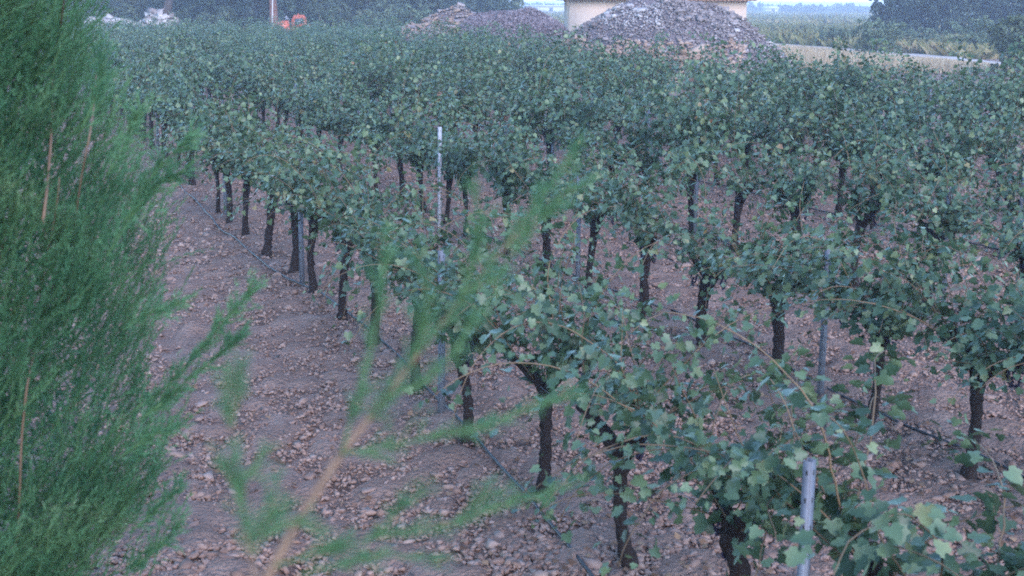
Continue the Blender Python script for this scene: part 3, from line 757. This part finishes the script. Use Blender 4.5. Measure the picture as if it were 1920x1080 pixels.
# left: a belt of dark trees with greyer bushes under them
T(297, 97, 'dark tree with leaning bare trunk among pale rocks', 9.0, 4.2, 3.0, 'tree_dark', 31, trunk_r=.42, lean=(1.5, .5), group=TG, n_clump=110, leaf=.3)
T(509, 95, 'tall tree with thick reddish trunk behind the pale pole', 10.0, 4.0, 3.6, 'tree_dark', 32, trunk_r=.38, bark='red_bark', group=TG, n_clump=90, leaf=.3)
T(120, 104, 'dark broad tree half hidden behind the green shrub', 7.0, 4.6, 3.6, 'tree_dark', 33, group=TG, n_clump=130, leaf=.3)
T(395, 106, 'dark round tree between the two bare trunks', 6.5, 4.4, 3.4, 'tree_dark', 34, group=TG, n_clump=130, leaf=.3)
T(560, 108, 'dark tree behind the orange tractor', 7.0, 4.2, 3.6, 'tree_dark', 35, group=TG, n_clump=130, leaf=.3)
T(690, 106, 'grey green tree right of the orange tractor', 6.4, 4.6, 3.4, 'tree_mid', 36, group=TG, n_clump=140, leaf=.28)
T(800, 112, 'dark tree behind the ochre slab heap', 6.8, 5.0, 3.6, 'tree_dark', 37, group=TG, n_clump=140, leaf=.3)
T(900, 118, 'dark tree rising behind the gap between slabs and mound', 4.2, 4.0, 2.4, 'tree_dark', 38, group=TG, n_clump=120, leaf=.3)
T(240, 110, 'grey green tree behind the pale rocks', 6.2, 4.8, 3.3, 'tree_mid', 39, group=TG, n_clump=140, leaf=.3)
for k, (px_, Y, h, r, m, lab) in enumerate([
    (225, 99, 3.0, 1.7, 'tree_mid', 'greyish bush overhanging the pale rock bank'), (345, 98, 2.6, 1.4, 'tree_dark', 'small dark bush right of the leaning trunk'),
    (408, 98, 2.9, 1.8, 'tree_mid', 'wide greyish bush left of the reddish trunk'), (462, 99, 2.0, 1.0, 'tree_dark', 'low dark bush beside the reddish trunk'),
    (620, 99, 3.1, 1.9, 'tree_mid', 'greyish bush right behind the orange tractor'), (700, 97, 2.5, 1.8, 'tree_light', 'pale bush in the middle of the tree belt'),
    (775, 95, 2.7, 1.7, 'tree_light', 'light green bush left of the ochre slab heap'), (165, 99, 2.3, 1.3, 'tree_dark', 'dark bush at the left end of the pale rocks')]):
    T(px_, Y, lab, h, r, h * .47, m, 50 + k, name='bush', cat='bush', trunk_r=.07, n_clump=70, per=40, leaf=.2, group=BG)
for k, px_ in enumerate((40, 150, 245, 330, 430, 520, 610, 700, 790, 880)):
    T(px_, 128 + 3 * (k % 3), ['wide dark', 'wide greyish'][k % 2] + ' tree, ' + ordinal(k + 1) + ' from the left in the back of the tree belt', 7.5 if k < 9 else 4.6, 4.4, 3.8 if k < 9 else 2.6, ['tree_dark', 'tree_mid'][k % 2], 130 + k, group=TG, n_clump=190, per=40, leaf=.55)
# right: tall dark stand, path-side bushes
for k, (px_, Y, h, r, lab) in enumerate([(1690, 112, 4.6, 3.2, 'leftmost tree of the tall dark stand by the path'), (1765, 108, 6.5, 3.6, 'second tree of the tall dark stand by the path'), (1840, 110, 7.0, 3.6, 'third tree of the tall dark stand by the path'), (1925, 106, 6.5, 3.6, 'rightmost tree of the tall dark stand by the path')]):
    T(px_, Y, lab, h, r, h * .5, 'tree_dark', 70 + k, trunk_r=.2, n_clump=150, per=50, leaf=.3, group=TG)
for k, (px_, Y, h, r, m, lab) in enumerate([
    (1640, 80, 2.0, 1.75, 'tree_light', 'round grey green bush growing over the pale path'), (1825, 84, 2.35, 1.9, 'tree_light', 'pointed light green bush beyond the pale path'),
    (1905, 56, 2.6, 1.3, 'tree_mid', 'green bush at the right end of the path'), (1560, 95, 1.3, 1.2, 'tree_light', 'small low bush in the field beyond the path'), (1720, 92, 1.5, 1.5, 'tree_light', 'low spreading bush in front of the dark stand')]):
    T(px_, Y, lab, h, r, h * .52, m, 80 + k, name='bush', cat='bush', trunk_r=.06, n_clump=90, per=50, leaf=.15, group='bushes by the pale path')
# trees of the skyline, one mass
g = np.random.default_rng(5); G = Geo()
for k in range(90):
    Y = 520 + g.random() * 250; px_ = 900 + g.random() * 1100; r = 4 + 5 * g.random()
    V, F, A, C = crown_geo(g, r * 1.6, r, r * .34, 1.2, 14, 14, 2.2)
    V[:, 2] = np.maximum(V[:, 2], .05); V = V + (at_dist(px_, Y), Y, 0); G.add(V, F, A)
link('skyline_trees', G.mesh('skyline_trees', MAT['tree_dark']), kind='stuff', label='thin dark line of far trees on the skyline', category='trees')

# pale pole
p0 = np.array((at_dist(508, 90), 90, 0)); V, F = tube([(0, 0, -.2), (.05, 0, 1.5), (.12, 0, 3.2), (.2, 0, 6.5)], [.045, .042, .038, .035], 8)
t = thing('pole', 'thin pale leaning pole in front of the reddish trunk', 'pole', p0); link('shaft', mesh_np('shaft', V, F, MAT['white'], smooth=True), t)
V, F = box(-.1, .5, -.06, .06, 6.5, 6.58); link('lamp_arm', mesh_np('lamp_arm', V, F, MAT['steel']), t)

def tractor(px_, Y):
    t = thing('tractor', 'small orange tractor behind the vines under the trees', 'tractor', (at_dist(px_, Y), Y, 0), R(12)); t.scale = (1.12, 1.12, 1.12)
    def part(name, V, F, m, parent=t, sm=False): return link(name, mesh_np(name, V, F, MAT[m], smooth=sm), parent)
    def prism(pts, y0, y1):
        n = len(pts); V = np.array([(x, y0, z) for x, z in pts] + [(x, y1, z) for x, z in pts])
        F = [(0, k, k + 1) for k in range(1, n - 1)] + [(n, n + k + 1, n + k) for k in range(1, n - 1)]
        for k in range(n): m = (k + 1) % n; F += [(k, n + k, n + m), (k, n + m, m)]
        return V, np.array(F)
    part('hood', *prism([(-.95, .75), (-.95, 1.38), (-.8, 1.48), (-.3, 1.50), (-.22, .75)], -.28, .28), 'orange')
    part('engine', *box(-.9, .3, -.2, .2, .45, .745), 'rubber')
    part('cab', *prism([(-.2, .8), (-.12, 1.55), (.05, 1.85), (.62, 1.85), (.78, 1.62), (.80, .8)], -.38, .38), 'orange')
    for s in (-1, 1):
        part('cab_window', *prism([(.02, 1.25), (.08, 1.62), (.55, 1.66), (.62, 1.25)], s * .385 - .004, s * .385 + .004), 'glass')
        part('fender', *prism([(.1, .95), (.25, 1.25), (.6, 1.38), (1.0, 1.25), (1.15, .9), (1.05, .9), (.9, 1.15), (.6, 1.27), (.3, 1.15), (.2, .9)], s * .62 - .16, s * .62 + .16), 'orange')
        for (wx, wr, ww) in ((.62, .6, .15), (-.7, .36, .1)):
            a = np.linspace(0, 6.283, 29); prof = [(-ww, wr * .6), (-ww, wr * .92), (-ww * .6, wr), (ww * .6, wr), (ww, wr * .92), (ww, wr * .6)]
            V = np.array([(wx + r * math.cos(q), s * .62 + yv, wr + r * math.sin(q)) for q in a[:-1] for yv, r in prof]); n = 28; k = 6
            Q = [(i * k + j, ((i + 1) % n) * k + j, ((i + 1) % n) * k + (j + 1) % k, i * k + (j + 1) % k) for i in range(n) for j in range(k)]
            w = link('wheel', mesh_np('wheel', V, np.array(Q), MAT['rubber']), t)
            V, F = tube([(wx, s * .62 - ww * .5, wr), (wx, s * .62 + ww * .5, wr)], wr * .6, 16); part('rim', V, F, 'orange', w)
    part('exhaust', *tube([(-.6, .2, 1.4), (-.6, .2, 1.75)], .03, 8), 'rubber')
    V, F = tube([(.3, 0, 1.85), (.3, 0, 1.95)], [.06, .03], 8); part('beacon', V, F, 'orange')
tractor(549, 92)

# ================================================================== FEATHERY SHRUBS IN FRONT
def needles(lines, per_m, length, width, spread=.75, g=rng):
    """fine scale leaves round each twig; lines: list of (k,3) arrays"""
    Ps, Ts = [], []
    for ln in lines:
        seg = np.diff(ln, axis=0); L = np.linalg.norm(seg, axis=1); n = max(3, int(L.sum() * per_m)); s = np.concatenate([[0], np.cumsum(L)])
        u = g.random(n) * s[-1]; k = np.clip(np.searchsorted(s, u) - 1, 0, len(seg) - 1); f = ((u - s[k]) / np.maximum(L[k], 1e-9))[:, None]
        Ps.append(ln[k] + seg[k] * f); Ts.append(unit(seg[k]))
    P, Tn = np.concatenate(Ps), np.concatenate(Ts); n = len(P)
    o = unit(np.cross(Tn, g.normal(size=(n, 3)))); d = unit(Tn * (1 - .35 * spread) + o * spread)
    s = unit(np.cross(d, g.normal(size=(n, 3)))) * width / 2; L = (length * (.6 + .8 * g.random(n)))[:, None]
    V = np.stack([P - s, P + s, P + d * L], 1).reshape(-1, 3)
    return V, np.arange(n * 3).reshape(-1, 3)
def curve(p, d, L, n, bend, g, up=.0):
    pts = [p]; d = unit(d)
    for k in range(n):
        d = unit(d + bend * g.normal(size=3) + (0, 0, up)); p = p + d * L / n; pts.append(p)
    return np.array(pts)

def big_shrub():
    g = np.random.default_rng(77); ax, ay, top = -2.30, 4.0, 4.0
    t = thing('feathery_shrub', 'tall dense bright green feathery shrub along the left side', 'shrub', (ax, ay, ghf(ax, ay)))
    def radius(z): return np.interp(z, [0, .4, 1.4, 2.1, 2.8, 3.4, 4.0], [.6, .9, 1.13, 1.11, .92, .72, .1])
    for k in range(9):
        a = g.random() * 6.283; r = .15 * g.random(); r1 = .3 + .55 * g.random(); hh = 2.2 + 1.5 * g.random(); u = np.linspace(0, 1, 9)
        P = np.stack([(r + (r1 - r) * u) * math.cos(a) + .03 * np.sin(u * 9 + k), (r + (r1 - r) * u) * math.sin(a), -.1 + hh * u], -1)
        V, F = tube(P, np.linspace(.035, .007, 9), 7, .08, k); link('stem', mesh_np('stem', V, F, MAT['twig']), t)
    # long thin stems that weave in and out of the foliage
    for pts in ([(20, 1120), (38, 900), (52, 720), (70, 600), (92, 470), (110, 330)], [(80, 420), (98, 200), (106, 90), (122, -40), (130, -160)], [(-30, 800), (-8, 560), (14, 420), (30, 300)], [(120, 620), (140, 430), (168, 260), (180, 120)]):
        d0 = 3.60; n = len(pts); P = np.array([at_depth(x, y, d0 + .10 + .22 * math.sin(k * 2.1 + pts[0][0])) for k, (x, y) in enumerate(pts)]); u = np.linspace(0, n - 1, 4 * n)
        P = np.stack([np.interp(u, np.arange(n), P[:, c]) + .004 * np.sin(u * 3 + c) for c in range(3)], -1) - (ax, ay, ghf(ax, ay))
        V, F = tube(P, np.linspace(.0042, .0014, len(P)), 6, .08, 4); link('stem', mesh_np('stem', V, F, MAT['twig']), t)
    def sprays(n, a0, a1, z0, z1, depth0, depth1, L0, L1):
        out = []
        a = a0 + (a1 - a0) * g.random(n); z = z0 + (z1 - z0) * g.random(n); f = depth0 + (depth1 - depth0) * g.random(n)
        clump = vnoise(a * 5, z * 4, 91)
        r = radius(z) * f * (1 + .26 * (clump - .5))
        for k in range(n):
            if clump[k] < .36 and g.random() < .65: continue
            c, s = math.cos(a[k]), math.sin(a[k]); p = np.array((r[k] * c, r[k] * s, z[k]))
            d = np.array((c * .45 + .12, s * .45, .85)) + g.normal(size=3) * .22
            out.append(curve(p, d, L0 + (L1 - L0) * g.random(), 4, .12, g, .05))
        return out
    arching = []
    for pts in ([(250, 770), (300, 735), (345, 690), (390, 635), (430, 592), (466, 552)], [(260, 790), (310, 750), (365, 700), (420, 658), (442, 640)], [(230, 420), (270, 350), (310, 300), (350, 262)], [(200, 480), (250, 400), (300, 340), (345, 320)], [(240, 1000), (290, 960), (330, 925)], [(230, 1080), (290, 1030), (335, 985)],
                [(230, 620), (280, 585), (330, 570)], [(220, 860), (280, 820), (325, 800)], [(200, 330), (240, 260), (262, 200)], [(150, 250), (185, 170), (190, 110)]):
        P = np.array([at_depth(x, y, 3.15) for x, y in pts]) - (ax, ay, ghf(ax, ay)); u = np.linspace(0, len(P) - 1, len(P) * 2); P = np.stack([np.interp(u, np.arange(len(P)), P[:, c]) for c in range(3)], -1)
        V, F = tube(P, np.linspace(.0022, .0008, len(P)), 5); link('branchlet', mesh_np('branchlet', V, F, MAT['green_twig']), t)
        for q in range(int(np.linalg.norm(P[-1] - P[0]) * 230)):
            k = int(g.integers(len(P) - 1)); arching.append(curve(P[k] + (P[k + 1] - P[k]) * g.random(), unit(P[k + 1] - P[k]) + g.normal(size=3) * .35, .03 + .045 * g.random(), 3, .1, g))
    # the side towards the track and the viewer is the leafy one; angles measured round the shrub
    lines = sprays(11500, R(-120), R(-8), 1.0, 3.0, .84, 1.0, .08, .22) + sprays(1900, R(-8), R(40), 1.1, 3.3, .82, 1.0, .08, .22) + arching + sprays(1500, R(40), R(230), .5, 3.6, .7, 1.0, .14, .30) + sprays(700, R(-180), R(180), .3, 1.2, .7, 1.0, .14, .30) + sprays(500, R(-180), R(180), 3.2, 3.9, .4, 1.0, .14, .30)
    V, F = needles(lines, 310, .019, .0030, .55, g)
    tone = np.repeat(np.clip(-.05 + 1.05 * vnoise(V[::3, 0] * 9 + 40, V[::3, 2] * 9 + V[::3, 1] * 5, 93) + .35 * (g.random(len(F)) - .5), 0, .96), 3)
    f1 = link('foliage', mesh_np('foliage', V, F, MAT['needle'], {'lv': tone}), t, kind='stuff')
    G = Geo()
    for ln in lines[::2]: G.add(*tube(ln[::2], .0014, 3, cap=False))
    link('twig_growth', G.mesh('twig_growth', MAT['green_twig']), t, kind='stuff')
    # coarser leaves in darker tones, added deep inside to make the shrub opaque
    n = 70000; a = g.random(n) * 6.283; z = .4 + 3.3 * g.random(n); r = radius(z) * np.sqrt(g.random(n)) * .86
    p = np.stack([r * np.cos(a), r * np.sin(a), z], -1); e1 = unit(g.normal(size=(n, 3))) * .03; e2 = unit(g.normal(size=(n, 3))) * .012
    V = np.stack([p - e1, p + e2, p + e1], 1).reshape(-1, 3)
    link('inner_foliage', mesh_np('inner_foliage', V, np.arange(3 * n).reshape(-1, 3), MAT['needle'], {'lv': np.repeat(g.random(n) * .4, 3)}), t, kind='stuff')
big_shrub()

def front_shrub():
    g = np.random.default_rng(12)
    base = np.array((-.35, .62, ghf(-.35, .62)))
    t = thing('feathery_shrub', 'slender feathery shrub close up, its arching green twigs crossing the track', 'shrub', base)
    def line(pts, d0, d1):
        P = np.array([at_depth(x, y, d0 + (d1 - d0) * k / (len(pts) - 1)) for k, (x, y) in enumerate(pts)])
        s = np.arange(len(P)); u = np.linspace(0, len(P) - 1, len(P) * 3)
        return np.stack([np.interp(u, s, P[:, c]) for c in range(3)], -1) - base
    main = line([(500, 1085), (560, 975), (640, 850), (720, 748), (800, 645), (870, 550), (950, 460), (1020, 362), (1085, 268)], 1.02, 1.16)
    side = [
        line([(640, 850), (672, 740), (700, 640), (716, 540), (720, 440)], 1.04, 1.02),
        line([(765, 695), (795, 620), (800, 560), (780, 480)], 1.08, 1.05),
        line([(860, 565), (890, 480), (898, 420), (890, 340)], 1.10, 1.08),
        line([(640, 850), (720, 838), (800, 822), (900, 800), (1000, 765), (1065, 740)], 1.04, 1.12),
        line([(515, 1062), (610, 1030), (720, 1005), (850, 980), (960, 942), (1055, 918)], 1.02, 1.10),
        line([(560, 1080), (640, 1055), (720, 1040), (810, 1045)], 1.0, 1.02),
        line([(700, 1008), (745, 960), (790, 920)], 1.04, 1.03),
        line([(850, 978), (900, 935), (930, 925)], 1.07, 1.07),
        line([(950, 460), (1000, 420), (1060, 360), (1110, 340)], 1.13, 1.16),
        line([(720, 748), (790, 720), (850, 660), (900, 580)], 1.06, 1.1),
        line([(870, 550), (930, 520), (985, 440)], 1.1, 1.14),
    ]
    left = line([(480, 1090), (462, 1000), (448, 900), (432, 790), (424, 690)], .98, 1.0)
    side += [
        line([(455, 950), (430, 900), (412, 850)], .98, .98), line([(448, 900), (475, 880), (498, 850)], .99, 1.0), line([(436, 800), (442, 740), (450, 690)], 1.0, 1.0), line([(478, 1010), (540, 980), (590, 985)], .99, 1.0),
        line([(465, 1020), (510, 960), (520, 900)], 1.0, 1.01)]
    r0 = lambda ln, a, b: np.linspace(a, b, len(ln))
    # the stems carry on down to the foot of the shrub
    foot = np.array((0, 0, -.05))
    for ln, rr in ((main, .0042), (left, .0013)):
        e = ln[0]; d = unit(ln[0] - ln[3]); u = np.linspace(0, 1, 10)[:, None]
        c1 = e + d * .5 * np.linalg.norm(e); P = (1 - u) ** 2 * foot + 2 * u * (1 - u) * (e + d * .45) + u ** 2 * e
        P = np.concatenate([P[:-1], ln])
        V, F = tube(P, np.concatenate([np.linspace(rr * 2.3, rr, 9), rr * np.interp(np.linspace(0, 1, len(ln)), [0, .35, .6, 1], [1, .6, .25, .1])]), 8, .05, 3); link('stem', mesh_np('stem', V, F, MAT['twig'], smooth=True), t)
    for ln in side:
        V, F = tube(ln, r0(ln, .0013, .0006), 5); link('branchlet', mesh_np('branchlet', V, F, MAT['green_twig']), t)
    tw = []
    for ln, f0 in [(main, .30), (left, .12)] + [(s, .08) for s in side]:
        n = len(ln); L = np.linalg.norm(np.diff(ln, axis=0), axis=1).sum(); m = int(L * 270)
        for q in range(m):
            u = f0 + (1 - f0) * g.random(); k = min(n - 2, int(u * (n - 1))); tang = unit(ln[k + 1] - ln[k]); p = ln[k] + (ln[k + 1] - ln[k]) * g.random()
            tw.append(curve(p, tang * 1.0 + g.normal(size=3) * .30, (.013 + .020 * g.random()) * (1.15 - .45 * u), 3, .12, g))
    # out-of-the-way lower growth that closes the shrub below
    for q in range(420):
        a = g.random() * 6.283; z = .3 + 1.5 * g.random(); r = .05 + .3 * g.random()
        p = np.array((r * math.cos(a), r * math.sin(a) - .1, z)); tw.append(curve(p, np.array((math.cos(a) * .6, math.sin(a) * .6, .8)) + .2 * g.normal(size=3), .12 + .12 * g.random(), 4, .1, g))
    V, F = needles(tw, 620, .0085, .0011, .6, g)
    ok = np.ones(len(F), bool)
    tone = np.repeat(np.clip(.35 + .5 * (g.random(len(F)) - .4) + .2 * vnoise(V[::3, 0] * 20, V[::3, 2] * 20, 7), 0, 1), 3)
    link('foliage', mesh_np('foliage', V, F, MAT['needle'], {'lv': tone}), t, kind='stuff')
    G = Geo()
    for ln in tw: G.add(*tube(ln[::2], .0007, 3, cap=False))
    link('twig_growth', G.mesh('twig_growth', MAT['green_twig']), t, kind='stuff')
front_shrub()

# ================================================================== HAZE
HAZE = 0.0013
hm = bpy.data.materials.new('haze'); hm.use_nodes = True; nt = hm.node_tree; nt.nodes.remove(nt.nodes['Principled BSDF'])
pv = nt.nodes.new('ShaderNodeVolumePrincipled'); pv.inputs['Color'].default_value = (.80, .86, 1, 1); pv.inputs['Density'].default_value = HAZE; pv.inputs['Anisotropy'].default_value = .2
nt.links.new(pv.outputs[0], nt.nodes['Material Output'].inputs['Volume'])
V, F = box(-3200, 3200, -600, 4800, -1.3, 14)
link('haze', mesh_np('haze', V, F, hm), kind='stuff', label='thin bluish evening haze over the whole vineyard', category='haze')
